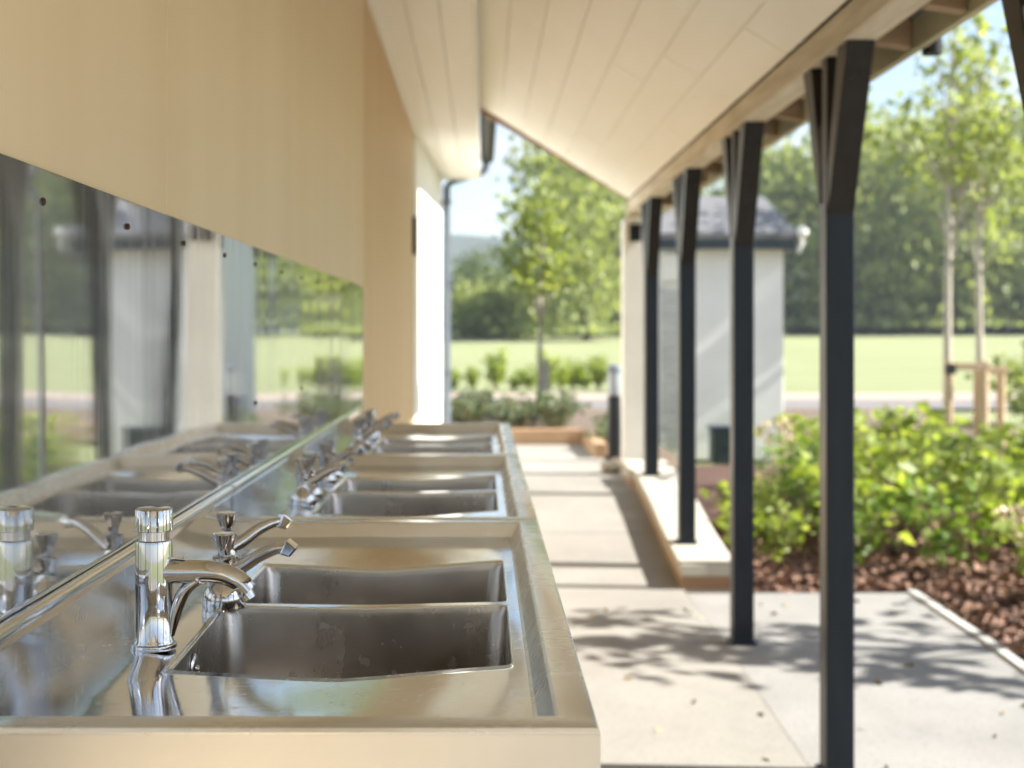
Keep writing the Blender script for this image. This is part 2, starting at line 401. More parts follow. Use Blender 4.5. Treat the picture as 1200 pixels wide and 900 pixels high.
# gutter beyond the canopy, swan neck, downpipe
bm = bmesh.new(); seg = 10
prof = [(.045 + .062 * math.cos(math.pi + math.pi * k / seg), 2.815 + .055 * math.sin(math.pi + math.pi * k / seg)) for k in range(seg + 1)]
prof2 = [(.045 + .056 * math.cos(math.pi + math.pi * k / seg), 2.815 + .050 * math.sin(math.pi + math.pi * k / seg)) for k in range(seg, -1, -1)]
prism(bm, prof + prof2, 'y', 9.46, 12.2)
gt = obj('gutter', bm, M['black'], bld)
bm = bmesh.new()
tube(bm, [(.035, 12.12, 2.77), (.035, 12.12, 2.72), (.0, 12.14, 2.68), (-.27, 12.14, 2.60), (-.315, 12.14, 2.55), (-.315, 12.14, .25)], .034, 14)
obj('downpipe', bm, M['bluegrey'], bld, smooth='auto')
bm = bmesh.new()
bm.free()
for z in (.9, 1.7, 2.4):
    obj('pipe_clip', bx(-.36, -.27, 12.10, 12.185, z, z + .03), M['bluegrey'], bld, bevel=.003)

# steel splashback on the wall
sp = thing('splashback', 'long polished steel splashback screwed to the timber wall above the sinks', 'splashback', (0, 0, 0))
nx_, nz_ = 90, 8
vs = []; Y0, Y1, Z0, Z1 = -.6, 5.22, .93, 1.438
for i in range(nx_ + 1):
    for j in range(nz_ + 1):
        y = Y0 + (Y1 - Y0) * i / nx_; z = Z0 + (Z1 - Z0) * j / nz_
        vs.append((-.4555 + .0003 * math.sin(y * 19) * (.3 + .7 * j / nz_) + .0005 * math.sin(y * 6.1 + z * 4), y, z))
nf = len(vs)
vs += [(WX + .0008, p[1], p[2]) for p in vs]
fs = []
I = lambda i, j: i * (nz_ + 1) + j
for i in range(nx_):
    for j in range(nz_): fs.append((I(i, j), I(i + 1, j), I(i + 1, j + 1), I(i, j + 1)))
    fs.append((I(i, nz_), I(i + 1, nz_), I(i + 1, nz_) + nf, I(i, nz_) + nf)); fs.append((I(i, 0), I(i, 0) + nf, I(i + 1, 0) + nf, I(i + 1, 0)))
for j in range(nz_):
    fs.append((I(nx_, j), I(nx_, j) + nf, I(nx_, j + 1) + nf, I(nx_, j + 1)))
o = pyobj('steel_sheet', vs, fs, M['splash'], sp)
for p in o.data.polygons: p.use_smooth = True
o.data.set_sharp_from_angle(angle=R(50))
bm = bmesh.new(); lathe(bm, [(0, .003), (.003, .0025), (.0042, .001), (.0046, 0)], 0, 0, 14)
me = None
sy = [.43, .76, 1.09, 1.413, 1.75, 2.08, 2.41, 2.74, 3.1, 3.44, 3.78, 4.12, 4.46, 4.8, 5.1]
first = None
for y, z in [(y, CAMZ + .134) for y in sy] + [(y, CAMZ - .144) for y in sy[7::2]]:
    if first is None:
        first = obj('screw', bm, M['screw'], sp, smooth='auto'); s_ = first
    else:
        s_ = first.copy(); C.objects.link(s_); s_.parent = sp
    s_.location = (-.4545, y, z); s_.rotation_euler = (0, R(90), 0)

# ================================================================== SINK UNITS
XR, XB, L = .0996, -.447, 1.272
RIM, DECK = .935, .910
def interp(x, pts):
    if x <= pts[0][0]: return pts[0][1]
    for (a, za), (b_, zb) in zip(pts, pts[1:]):
        if x <= b_:
            t = (x - a) / (b_ - a); t = t * t * (3 - 2 * t) * .3 + t * .7
            return za + (zb - za) * t
    return pts[-1][1]
def deckz(x, y):
    sx = interp(x, [(XB, .0), (-.38, .08), (-.338, .42), (-.16, 1), (.033, .06), (.05, 0)])
    sy_ = interp(y, [(.05, 0), (.322, 1), (.643, .28), (.665, .28), (.985, 1), (1.22, 0)])
    return DECK - .0165 * sx * sy_
def rrect(x0, x1, y0, y1, r, n=7, m=8):
    """rounded rectangle, counter-clockwise, with the same number of points for any size"""
    out = []
    cs = [(x1 - r, y0 + r, -90), (x1 - r, y1 - r, 0), (x0 + r, y1 - r, 90), (x0 + r, y0 + r, 180)]
    for q, (cx, cy, a0) in enumerate(cs):
        arc = [(cx + r * math.cos(R(a0 + 90 * k / n)), cy + r * math.sin(R(a0 + 90 * k / n))) for k in range(n + 1)]
        out += arc
        nx2 = cs[(q + 1) % 4]; b0 = (nx2[0] + r * math.cos(R(nx2[2])), nx2[1] + r * math.sin(R(nx2[2])))
        a_ = arc[-1]
        out += [(a_[0] + (b0[0] - a_[0]) * k / m, a_[1] + (b0[1] - a_[1]) * k / m) for k in range(1, m)]
    return out
BAS = [(-.338, .033, .322, .645), (-.338, .033, .663, .985)]
def make_sink():
    root = thing('sink_unit', 'x', 'sink')
    # deck with two openings
    bm = bmesh.new()
    cells = [(XB, .048, .05, .654), (XB, .048, .654, L - .052)]
    for (bx0, bx1, by0, by1), (cx0, cx1, cy0, cy1) in zip(BAS, cells):
        inner = rrect(bx0, bx1, by0, by1, .011); outer = rrect(cx0, cx1, cy0, cy1, .0005)
        K = 14; rings = []
        for k in range(K + 1):
            t = k / K
            rings.append([bm.verts.new((a[0] + (b_[0] - a[0]) * t, a[1] + (b_[1] - a[1]) * t, deckz(a[0] + (b_[0] - a[0]) * t, a[1] + (b_[1] - a[1]) * t))) for a, b_ in zip(inner, outer)])
        lip = [bm.verts.new((a[0] + (((bx0 + bx1) / 2) - a[0]) * .006, a[1] + (((by0 + by1) / 2) - a[1]) * .006, deckz(*a) - .0022)) for a in inner]
        rings = [lip] + rings
        n = len(inner)
        for a, b_ in zip(rings, rings[1:]):
            for i in range(n): bm.faces.new((a[i], b_[i], b_[(i + 1) % n], a[(i + 1) % n]))
    bmesh.ops.remove_doubles(bm, verts=bm.verts, dist=.0004)
    dk = obj('deck', bm, M['deck'], root, smooth=True)
    # raised rim with apron (three sides), swept profile
    bm = bmesh.new()
    prof = [(0.0, -.0065), (0.0, -.005), (.0015, -.0012), (.005, 0), (.033, 0), (.036, -.002), (.048, -.0235), (.0525, -.0262)]
    def path(d): return [(XB, d), (XR - d, d), (XR - d, L - d), (XB, L - d)]
    rows = []
    bma = bmesh.new(); ar = []
    for d, dz in ((.0004, -.117), (.0004, -.006)):
        ar.append([bma.verts.new((x, y, RIM + dz)) for x, y in path(d - .001)])
    for i in range(3): bma.faces.new((ar[0][i], ar[0][i + 1], ar[1][i + 1], ar[1][i]))
    obj('apron', bma, M['apron'], root)
    for d, dz in prof:
        p = path(d); rows.append([bm.verts.new((x, y, RIM + dz)) for x, y in p])
    for a, b_ in zip(rows, rows[1:]):
        for i in range(3): bm.faces.new((a[i], a[i + 1], b_[i + 1], b_[i]))
    obj('rim', bm, M['rim'], root, smooth=20)
    # upstand against the wall with rolled top
    bm = bmesh.new()
    pr = [(-.4450, .905), (-.4455, .972), (-.4440, .978), (-.4405, .984), (-.4400, .989), (-.4425, .9935), (-.447, .9955), (-.4535, .9945), (-.4540, .905)]
    prism(bm, pr, 'y', .0015, L - .0015)
    obj('upstand', bm, M['deck'], root, smooth='auto')
    # bowls
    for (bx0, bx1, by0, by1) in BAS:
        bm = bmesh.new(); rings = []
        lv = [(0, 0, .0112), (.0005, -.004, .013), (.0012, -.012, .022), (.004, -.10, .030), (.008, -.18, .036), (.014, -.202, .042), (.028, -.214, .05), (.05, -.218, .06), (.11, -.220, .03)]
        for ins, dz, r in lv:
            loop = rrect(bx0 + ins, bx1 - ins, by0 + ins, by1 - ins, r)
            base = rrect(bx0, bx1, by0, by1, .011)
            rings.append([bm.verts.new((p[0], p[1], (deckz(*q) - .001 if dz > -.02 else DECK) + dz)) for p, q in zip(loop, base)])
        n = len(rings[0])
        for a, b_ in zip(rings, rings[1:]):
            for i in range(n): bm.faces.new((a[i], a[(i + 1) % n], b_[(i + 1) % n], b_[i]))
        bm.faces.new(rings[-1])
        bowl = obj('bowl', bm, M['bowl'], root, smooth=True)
        bm = bmesh.new(); cx, cy = (bx0 + bx1) / 2, (by0 + by1) / 2
        lathe(bm, [(.0, DECK - .2175), (.02, DECK - .2175), (.026, DECK - .2165), (.036, DECK - .2160), (.038, DECK - .2195)], cx, cy, 28)
        obj('drain', bm, M['chrome'], bowl, smooth='auto')
        bm = bmesh.new()   # overflow plate with chain stud on the wall side of the bowl
        lathe(bm, [(0, .007), (.004, .007), (.005, .004), (.012, .0032), (.0165, .002), (.018, 0)], 0, 0, 26)
        ov = obj('overflow', bm, M['chrome'], bowl, smooth='auto')
        ov.location = (bx0 + .0022, by0 + .115, DECK - .034); ov.rotation_euler = (0, R(90), 0)
    # support frame
    bm = bmesh.new()
    for y in (.06, L - .06):
        tube(bm, [(XB + .03, y, .80), (XR - .04, y, .80)], .014, 10)
        tube(bm, [(XB + .03, y, .22), (XR - .04, y, .22)], .012, 10)
    tube(bm, [(XR - .04, .06, .80), (XR - .04, L - .06, .80)], .014, 10)
    tube(bm, [(XB + .03, .06, .80), (XB + .03, L - .06, .80)], .014, 10)
    obj('support_frame', bm, M['leg_steel'], root, smooth='auto')
    for x in (XB + .03, XR - .04):
        for y in (.06, L - .06):
            bm = bmesh.new(); tube(bm, [(x, y, 0), (x, y, .86)], .018, 12); tube(bm, [(x, y, 0), (x, y, .012)], .028, 12)
            obj('leg', bm, M['leg_steel'], root, smooth='auto')
    return root
sink = make_sink()
SY = [1.155 + k * (L + .006) for k in range(3)]
for k, lab in enumerate(['first steel double bowl sink of the row, its front edge towards the viewer',
                         'middle steel double bowl sink of the three against the timber wall',
                         'steel double bowl sink farthest along the row, beside the end of the splashback']):
    o = sink if k == 0 else copy_tree(sink)
    o.location = (0, SY[k], 0); tag(o, lab, 'sink', 'steel sink units in a row along the wall')

# ---------------- taps
def make_push_tap():
    root = thing('push_tap', 'x', 'tap')
    bm = bmesh.new()
    lathe(bm, [(0, 0), (.0255, 0), (.0262, .002), (.0255, .005), (.0228, .0065), (.0222, .009), (.0212, .0105), (.0210, .05), (.0208, .119), (.0200, .1225), (.0186, .1235), (0, .1235)], 0, 0, 48)
    obj('tap_body', bm, M['chrome'], root, smooth='auto')
    bm = bmesh.new()
    lathe(bm, [(0, .122), (.0172, .122), (.0172, .1345), (0, .1345)], 0, 0, 40)
    obj('neck', bm, M['chrome'], root, smooth='auto')
    bm = bmesh.new()
    def flute(a, z):
        k = (a / (2 * math.pi) * 14) % 1
        return 1 - .05 * (abs(k - .5) < .10)
    lathe(bm, [(0, .1338), (.0205, .1338), (.0212, .1345), (.0212, .1575), (.0206, .1585)], 0, 0, 140, flute)
    lathe(bm, [(.0206, .1585), (.0190, .1595), (0, .1602)], 0, 0, 140)
    obj('push_button', bm, M['chrome'], root, smooth='auto')
    # spout: swept section, wider than tall
    bm = bmesh.new()
    ctrl = [(.010, 0, .0870), (.035, 0, .0870), (.062, 0, .0868), (.082, 0, .0835), (.098, 0, .0755), (.1085, 0, .0645)]
    pts = curve_pts(ctrl, 7); n = len(pts)
    rad = [.0142 - .0035 * (i / (n - 1)) for i in range(n)]
    tube(bm, pts, rad, 26, True, 1.12)
    # web under the spout sweeping down to the body
    web = curve_pts([(.066, 0, .0795), (.050, 0, .0765), (.036, 0, .066), (.0275, 0, .049), (.0225, 0, .030), (.0195, 0, .014)], 6)
    tube(bm, web, [.004 + .0035 * math.sin(math.pi * i / (len(web) - 1)) for i in range(len(web))], 14, True, 1.2)
    # nozzle
    tube(bm, [(.1010, 0, .0700), (.1055, 0, .0610), (.1085, 0, .0555)], [.0088, .0092, .0088], 20, True)
    obj('spout', bm, M['chrome'], root, smooth='auto')
    bm = bmesh.new(); prism(bm, [(.018, .1005), (.036, .1020), (.034, .1045), (.020, .1048)], 'y', -.004, .004)
    obj('grub_screw_cover', bm, M['chrome'], root, bevel=.0008)
    return root
def make_lever_tap():
    root = thing('spray_tap', 'x', 'tap')
    bm = bmesh.new()
    lathe(bm, [(0, 0), (.0275, 0), (.0285, .004), (.0280, .012), (.0272, .0125), (.0265, .020), (.0215, .028), (.0150, .034), (.0125, .040), (.0122, .052), (.0150, .058), (.0150, .066), (.0118, .068), (0, .068)], 0, 0, 36)
    obj('tap_body', bm, M['chrome'], root, smooth='auto')
    bm = bmesh.new()
    def fl(a, z): return 1 + .10 * math.cos(a * 6) * (z > .074)
    lathe(bm, [(0, .066), (.0085, .066), (.0080, .073), (.0100, .080), (.0135, .090), (.0145, .0955), (.0130, .0975), (0, .0985)], 0, 0, 60, fl)
    obj('tap_head', bm, M['chrome'], root, smooth='auto')
    bm = bmesh.new()
    pts = curve_pts([(.006, 0, .045), (.024, 0, .054), (.046, 0, .068), (.066, 0, .0765), (.080, 0, .0785)], 6); n = len(pts)
    tube(bm, pts, [.0100 - .0030 * i / (n - 1) for i in range(n)], 18, True)
    sp_ = obj('spout', bm, M['chrome'], root, smooth='auto')
    bm = bmesh.new()
    prism(bm, [(.074, .0715), (.088, .0675), (.098, .0800), (.084, .0915)], 'y', -.0095, .0095)
    obj('nozzle', bm, M['chrome'], sp_, bevel=.002)
    return root
pt = make_push_tap(); lt = make_lever_tap()
words_ = ['first sink of the row', 'middle sink', 'last sink of the row']
pt.location = (-.375, SY[0] + .405, deckz(-.375, .405))
tag(pt, 'tall chrome push button tap in sharp focus on the first sink of the row', 'tap')
first_used = False
for k, lst in enumerate([[(-.338, .635, R(-3)), (-.372, .835, R(28))],
                         [(-.372, .40, 0), (-.372, .51, R(8)), (-.372, .79, R(-4)), (-.372, .92, R(5))],
                         [(-.372, .38, R(4)), (-.372, .50, 0), (-.372, .78, R(6)), (-.372, .90, R(-3))]]):
    for q, (x, dy, rz) in enumerate(lst):
        o = copy_tree(lt) if first_used else lt; first_used = True
        o.location = (x, SY[k] + dy, deckz(x, dy)); o.rotation_euler = (0, 0, rz)
        tag(o, 'low chrome pillar tap with rising spout, %s along the %s' % (('first', 'second', 'third', 'fourth')[q], words_[k]), 'tap', 'low pillar taps along the sinks')

# ================================================================== CANOPY
SL = .62
def lin(x): return CAMZ + .91 - SL * (x - 1.01)     # underside of the lining
cn = thing('canopy', 'long lean-to canopy with cream boarded lining on dark forked timber posts', 'canopy', (0, 0, 0))
bm = bmesh.new()
ang = math.atan(SL); nb = 7; xa, xb = 1.008, -.020
for k in range(nb):
    x1 = xa + (xb - xa) * k / nb; x0 = xa + (xb - xa) * (k + 1) / nb
    seams = [-3.0 + rng.uniform(0, 1)]; seams[0] = -3.0
    while seams[-1] < 9.4: seams.append(min(9.4, seams[-1] + rng.choice([.9, 1.2, 1.8])))
    if seams[-1] - seams[-2] < .1: seams.pop(-2)
    for a, b_ in zip(seams, seams[1:]):
        h = rng.uniform(-.0008, .0008); g = .0010
        prism(bm, [(x0 + g, lin(x0 + g) + h), (x1 - g, lin(x1 - g) + h), (x1 - g, lin(x1 - g) + .016), (x0 + g, lin(x0 + g) + .016)], 'y', a + .003, b_ - .003)
obj('ceiling_lining', bm, M['soffit'], cn, bevel=.0012, seg=1)
bm = bmesh.new(); prism(bm, [(-.021, lin(-.021) + .018), (1.0, lin(1.0) + .018), (1.0, lin(1.0) + .03), (-.021, lin(-.021) + .03)], 'y', -3.0, 9.39)
obj('lining_backing', bm, M['soffit'], cn)
bm = bmesh.new(); prism(bm, [(-.021, lin(-.021) + .125), (1.30, lin(1.30) + .125), (1.30, lin(1.30) + .16), (-.021, lin(-.021) + .16)], 'y', -3.05, 9.45)
obj('roof_covering', bm, M['slate'], cn)
# rafters
y = -2.8
while y < 9.3:
    bm = bmesh.new()
    prism(bm, [(-.02, lin(-.02) + .032), (1.0, lin(1.0) + .032), (1.115, lin(1.115) + .032), (1.135, CAMZ + .83), (1.235, CAMZ + .815), (1.235, lin(1.235) + .124), (-.02, lin(-.02) + .124)], 'y', y - .024, y + .024)
    obj('rafter', bm, M['rafter'], cn, bevel=.002, seg=1)
    y += .45
# wall plate beam along the posts
bm = bmesh.new(); a = -3.0
for b_ in (2.59, 7.08, 9.38):
    box(bm, 1.010, 1.108, a + .002, b_ - .002, CAMZ + .815, CAMZ + .905); a = b_
obj('beam', bm, M['beam'], cn, bevel=.004)
obj('eaves_board', bx(1.238, 1.262, -3.0, 9.42, CAMZ + .806, CAMZ + .905), M['gutterboard'], cn, bevel=.003)
obj('gutter', bx(1.264, 1.300, -3.0, 9.42, CAMZ + .845, CAMZ + .895), M['black'], cn, bevel=.01)
bm = bmesh.new(); prism(bm, [(-.02, lin(-.02) - .040), (1.19, lin(1.19) - .040 + .04), (1.19, lin(1.19) + .15), (-.02, lin(-.02) + .15)], 'y', 9.402, 9.43)
obj('verge_board', bm, M['verge'], cn, bevel=.003)
# eaves downpipe, strapped near the second visible post
bm = bmesh.new()
tube(bm, [(1.282, 6.70, CAMZ + .86), (1.285, 6.70, CAMZ + .80), (1.335, 6.70, CAMZ + .74), (1.33, 6.70, CAMZ + .70), (1.275, 6.70, CAMZ + .63), (1.27, 6.70, CAMZ + .57), (1.27, 6.70, -.03)], .026, 14)
dp = obj('downpipe', bm, M['bluegrey'], cn, smooth='auto')
bm = bmesh.new(); tube(bm, [(1.285, 3.9, CAMZ + .86), (1.285, 3.9, CAMZ + .79)], .028, 14)
obj('gutter_outlet', bm, M['black'], cn, smooth='auto')

# kerb heights under posts
POSTS = [(-.40, 0), (1.09, 0), (2.50, 0), (4.08, 0), (5.57, 0), (7.08, None), (8.56, None)]
def kerbtop(y): return ramp_z(y) + .125
PX = 1.06
def make_post(y, z0):
    zb = CAMZ + .385; zt = CAMZ + .815
    bm = bmesh.new(); box(bm, PX - .042, PX + .042, y - .042, y + .042, z0, zb)
    p = obj('post', bm, M['post'], cn, bevel=.004)
    bm = bmesh.new(); box(bm, PX - .037, PX + .037, y - .030, y + .030, zb - .002, zt)
    obj('post_head', bm, M['post_top'], p, bevel=.003)
    for s in (-1, 1):
        bm = bmesh.new()
        prism(bm, [(y + s * .046, zb - .04), (y + s * .046, zb + .10), (y + s * .155, zt + .0), (y + s * .265, zt + .0)], 'x', PX - .039, PX + .039)
        obj('brace', bm, M['post_top'], p, bevel=.003)
    for (dx, dz) in ((-.018, .335), (.018, .345), (.0, .06)):
        yb_ = y - .046 - (.219 * (dz + .04) / (.815 - .385 + .04)) if dz > .1 else y - .046 - .0
        bm = bmesh.new(); tube(bm, [(PX + dx, yb_ - .006, zb + dz), (PX + dx, yb_ + .012, zb + dz)], .0075, 6)
        obj('bolt', bm, M['rubber'], p)
    bm = bmesh.new(); box(bm, PX - .053, PX + .053, y - .053, y + .053, z0, z0 + .012)
    obj('foot_plate', bm, M['post'], p, bevel=.002)
    return p
for y, z0 in POSTS:
    make_post(y, kerbtop(y) if z0 is None else ramp_z(y))
# white end pier
bm = bmesh.new(); box(bm, .98, 1.14, 9.46, 9.62, .2, CAMZ + .78)
pier = obj('white_pier', bm, M['white'], cn, bevel=.006)
obj('pier_bracket', bx(1.02, 1.10, 9.435, 9.458, CAMZ + .62, CAMZ + .74), M['black'], pier, bevel=.004)
bm = bmesh.new(); box(bm, 1.0, 1.12, 9.37, 9.46, CAMZ + .78, CAMZ + .90)
obj('beam_end', bm, M['beam'], cn, bevel=.003)

# kerb wall carrying the farther posts
kb = thing('kerb_wall', 'low stepped brick kerb with cream cap stones carrying the farther canopy posts', 'kerb wall', (0, 0, 0))
ks = [6.68, 8.05, 8.80, 9.30]
for a, b_ in zip(ks, ks[1:]):
    yy = [a + .003] + [t for t in (7.3, 7.9, 8.6) if a + .05 < t < b_ - .05] + [b_ - .003]
    zt = lambda y: kerbtop(y) if y > 6.7 else kerbtop(6.7)
    x0 = .968 if a < 8.7 else .95
    bm = bmesh.new(); prism(bm, [(yy[0] + .01, -.06), (yy[-1], -.06)] + [(y, zt(y) - .066) for y in yy[::-1][:-1]] + [(yy[0] + .01, zt(yy[0]) - .066)], 'x', x0 + .012, 1.232)
    obj('brick_course', bm, M['brick'], kb)
    bm = bmesh.new(); prism(bm, [(y, zt(y) - .065) for y in yy] + [(y, zt(y)) for y in yy[::-1]], 'x', x0, 1.245)
    obj('cap_stone', bm, M['cap'], kb, bevel=.008)
rb = random.Random(4)
bd = thing('rubble_stone', 'two rough cream stones lying at the foot of the white pier', 'stone', (0, 0, 0))
for (x, y, z, r) in ((.90, 9.62, .31, .075), (1.03, 9.38, .325, .07)):
    bm = bmesh.new(); bmesh.ops.create_icosphere(bm, subdivisions=2, radius=r)
    for v_ in bm.verts: v_.co *= rb.uniform(.85, 1.12); v_.co.z *= .75
    o = obj('stone', bm, M['cap'], None, smooth=True); o.location = (x, y, z)
    if x < 1: tag(o, 'rough cream stone on the path beside the foot of the white pier', 'stone', 'cream stones at the pier')
    else: tag(o, 'rough cream stone on the kerb end just before the white pier', 'stone', 'cream stones at the pier')
bpy.data.objects.remove(bd)

# ================================================================== HUT
hut = thing('white_hut', 'small white rendered outbuilding with grey roof and navy fascia beyond the posts', 'hut', (0, 0, 0))
obj('wall', bx(1.82, 3.09, 14.0, 17.0, -.05, 2.12), M['white_hut'], hut, bevel=.008)
bm = bmesh.new(); prism(bm, [(14.0, 2.12), (17.0, 2.12), (15.5, 2.70)], 'x', 1.83, 3.08)
obj('gable', bm, M['white_hut'], hut)
bm = bmesh.new(); prism(bm, [(13.78, 2.26), (15.5, 2.80), (17.25, 2.26), (17.25, 2.20), (15.5, 2.74), (13.78, 2.20)], 'x', 1.70, 3.19)
obj('roof', bm, M['slate'], hut)
obj('fascia', bx(1.72, 3.17, 13.80, 13.83, 2.10, 2.235), M['navy'], hut, bevel=.004)
obj('fascia', bx(3.10, 3.17, 13.835, 17.2, 2.09, 2.20), M['navy'], hut, bevel=.004)
bm = bmesh.new()
for k in range(17): box(bm, 1.84, 2.03, 13.965, 13.996, .06 + k * .096, .06 + k * .096 + .090)
box(bm, 1.83, 1.845, 13.955, 13.997, .02, 1.72); box(bm, 2.025, 2.04, 13.955, 13.997, .02, 1.72)
obj('louvred_panel', bm, M['greybrd'], hut, bevel=.002, seg=1)
obj('meter_box', bx(1.83, 2.03, 13.90, 13.997, 1.78, 2.06), M['white'], hut, bevel=.006)
bm = bmesh.new()
bmesh.ops.create_uvsphere(bm, u_segments=16, v_segments=10, radius=.06)
for v_ in bm.verts: v_.co += Vector((3.235, 13.80, 2.27)); 
fl = obj('corner_lamp', bm, M['white'], hut, smooth=True)
bm = bmesh.new(); tube(bm, [(3.20, 13.80, 2.23), (3.24, 13.80, 2.18), (3.20, 13.80, 2.06)], .022, 10)
obj('lamp_bracket', bm, M['white'], fl, smooth='auto')
gb = thing('cabinet', 'low dark green cabinet with overhanging lid at the foot of the white hut', 'cabinet', (2.37, 13.3, -.02))
obj('cabinet_body', bx(-.14, .14, -.12, .12, 0, .33), M['greenbox'], gb, bevel=.006)
obj('lid', bx(-.155, .155, -.135, .135, .331, .37), M['navy'], gb, bevel=.006)
bm = bmesh.new(); box(bm, -.06, .06, -.128, -.1215, .14, .16); obj('handle', bm, M['black'], gb, bevel=.002)

# bollard light on the path
bo = thing('bollard_light', 'black bollard light with pale frosted head beside the white pier', 'bollard light', (1.015, 10.5, .27))
bm = bmesh.new(); lathe(bm, [(0, 0), (.075, 0), (.075, .012), (.052, .02), (.050, .50), (.045, .505), (0, .505)], 0, 0, 24)
obj('bollard_post', bm, M['black'], bo, smooth='auto')
bm = bmesh.new(); lathe(bm, [(0, .506), (.048, .506), (.050, .51), (.050, .68), (0, .68)], 0, 0, 24)
obj('lamp_lens', bm, M['lens'], bo, smooth='auto')
bm = bmesh.new(); lathe(bm, [(0, .681), (.054, .681), (.056, .70), (.045, .735), (.0, .75)], 0, 0, 24)
obj('lamp_cap', bm, M['bluegrey'], bo, smooth='auto')

# timber edged planter at the end of the path
pl = thing('planter_bed', 'timber edged raised planting bed across the end of the path', 'planter', (0, 0, 0))
bm = bmesh.new(); box(bm, -1.6, .88, 12.10, 12.20, .1, .40); obj('timber_edging', bm, M['verge'], pl, bevel=.008)
bm = bmesh.new(); box(bm, .885, .985, 10.75, 12.20, .1, .385); obj('timber_edging', bm, M['verge'], pl, bevel=.008)
bm = bmesh.new(); box(bm, -1.6, .88, 12.21, 16.0, -.03, .37); obj('soil_fill', bm, M['soil'], pl)
bm = bmesh.new(); box(bm, .99, 1.5, 9.7, 12.2, -.03, .30); obj('soil_fill', bm, M['soil'], pl)

# ================================================================== FOLIAGE
def leaves_mesh(name, P, D, S, W=.6, fold=.25, seed=0):
    """one bent 4-vertex, 2-face leaf per point: P centres, D directions, S lengths"""
    r = np.random.default_rng(seed); n = len(P)
    D = D / (np.linalg.norm(D, axis=1, keepdims=True) + 1e-9)
    U = r.normal(size=(n, 3)); U -= (U * D).sum(1, keepdims=True) * D; U /= np.linalg.norm(U, axis=1, keepdims=True) + 1e-9
    N = np.cross(D, U); S = S[:, None]
    base = P - D * S * .5; tip = P + D * S * .5
    l = P + U * S * W * .5 + N * S * fold * .5 - D * S * .08; rr = P - U * S * W * .5 + N * S * fold * .5 - D * S * .08
    V = np.stack([base, l, tip, rr], 1).reshape(-1, 3)
    i = np.arange(n) * 4
    F = np.concatenate([np.stack([i, i + 1, i + 2], 1), np.stack([i, i + 2, i + 3], 1)])
    me = bpy.data.meshes.new(name)
    me.vertices.add(len(V)); me.vertices.foreach_set('co', V.ravel())
    me.loops.add(len(F) * 3); me.loops.foreach_set('vertex_index', F.ravel().astype(np.int32))
    me.polygons.add(len(F)); me.polygons.foreach_set('loop_start', (np.arange(len(F)) * 3).astype(np.int32))
    me.update(); me.validate(); return me

def make_shrub(seed, h=.6, rad=.34, nst=13, lpl=15, leaf=.085, mat='leaf_shrub', flowers=0, name='leafy_shrub'):
    r = random.Random(seed); root = thing(name, 'x', 'shrub')
    bm = bmesh.new(); P = []; D = []; S = []; FL = []
    for s in range(nst):
        a = r.uniform(0, 6.28); q = r.uniform(.15, 1) ** .6; hh = h * r.uniform(.7, 1.1) * (1.05 - .35 * q * q)
        top = Vector((math.cos(a) * rad * q, math.sin(a) * rad * q, hh))
        b0 = Vector((math.cos(a) * .05 * q, math.sin(a) * .05 * q, -.02))
        mid = b0.lerp(top, .5) + Vector((r.uniform(-.04, .04), r.uniform(-.04, .04), .03))
        pts = curve_pts([b0, mid, top], 4)
        tube(bm, pts, [.006 - .004 * i / (len(pts) - 1) for i in range(len(pts))], 5, False)
        for k in range(lpl):
            t = r.uniform(.22, 1.02); p = b0.lerp(mid, t * 2) if t < .5 else mid.lerp(top, t * 2 - 1)
            an = r.uniform(0, 6.28); out = Vector((math.cos(an), math.sin(an), r.uniform(-.35, .6)))
            ln = leaf * r.uniform(.55, 1.25)
            P.append(p + out.normalized() * ln * .75); D.append(out); S.append(ln)
        if r.random() < flowers: FL.append(top)
    obj('stems', bm, M['stem'], root)
    link('leaves', leaves_mesh('leaves', np.array(P), np.array(D), np.array(S), .72, .28, seed), M[mat], root)
    return root
def place(protos, spots, labels, group, cat='shrub'):
    used = set()
    for (i, x, y, z, s, rz), lb in zip(spots, labels):
        p = protos[i]
        o = p if i not in used else copy_tree(p); used.add(i)
        o.location = (x, y, z); o.scale = (s, s, s * rng.uniform(.95, 1.08)); o.rotation_euler = (0, 0, rz)
        tag(o, lb, cat, group)

protos = [make_shrub(11, .60, .36, 11, 14, .10), make_shrub(12, .72, .34, 12, 14, .105), make_shrub(13, .50, .42, 11, 16, .115), make_shrub(14, .62, .32, 12, 13, .085, 'leaf_shrub_deep')]
rs = random.Random(21); spots = []; labels = []
rows = [(6.35, [2.95, 3.5]), (7.0, [2.62, 3.2, 3.8]), (7.75, [1.75, 2.2, 2.75, 3.35, 3.95]), (8.5, [1.62, 2.2, 2.7, 3.25, 3.85, 4.5]),
        (9.3, [2.2, 2.8, 3.4, 4.0, 4.6]), (10.2, [2.4, 3.0, 3.6, 4.2, 4.8, 5.4]), (11.2, [2.5, 3.1, 3.8, 4.5, 5.2, 5.9])]
rown = ['front row of the bed', 'second row of the bed', 'row behind the paving end', 'row beside the kerb wall', 'fifth row of the bed', 'row before the hut', 'last row below the stakes']
ordn = ['first', 'second', 'third', 'fourth', 'fifth', 'sixth', 'seventh']
for ri, (yy, xx) in enumerate(rows):
    for ci, x in enumerate(xx):
        s = rs.uniform(.78, 1.18) * (.66 if x < 1.8 else 1)
        spots.append((rs.randrange(4), x + rs.uniform(-.2, .2) * (x > 2), yy + rs.uniform(-.25, .25), -.02, s * (1.12 if 2.6 < x < 4.3 and yy > 8 else 1), rs.uniform(0, 6.28)))
        labels.append('leafy shrub, %s from the posts in the %s' % (ordn[ci], rown[ri]))
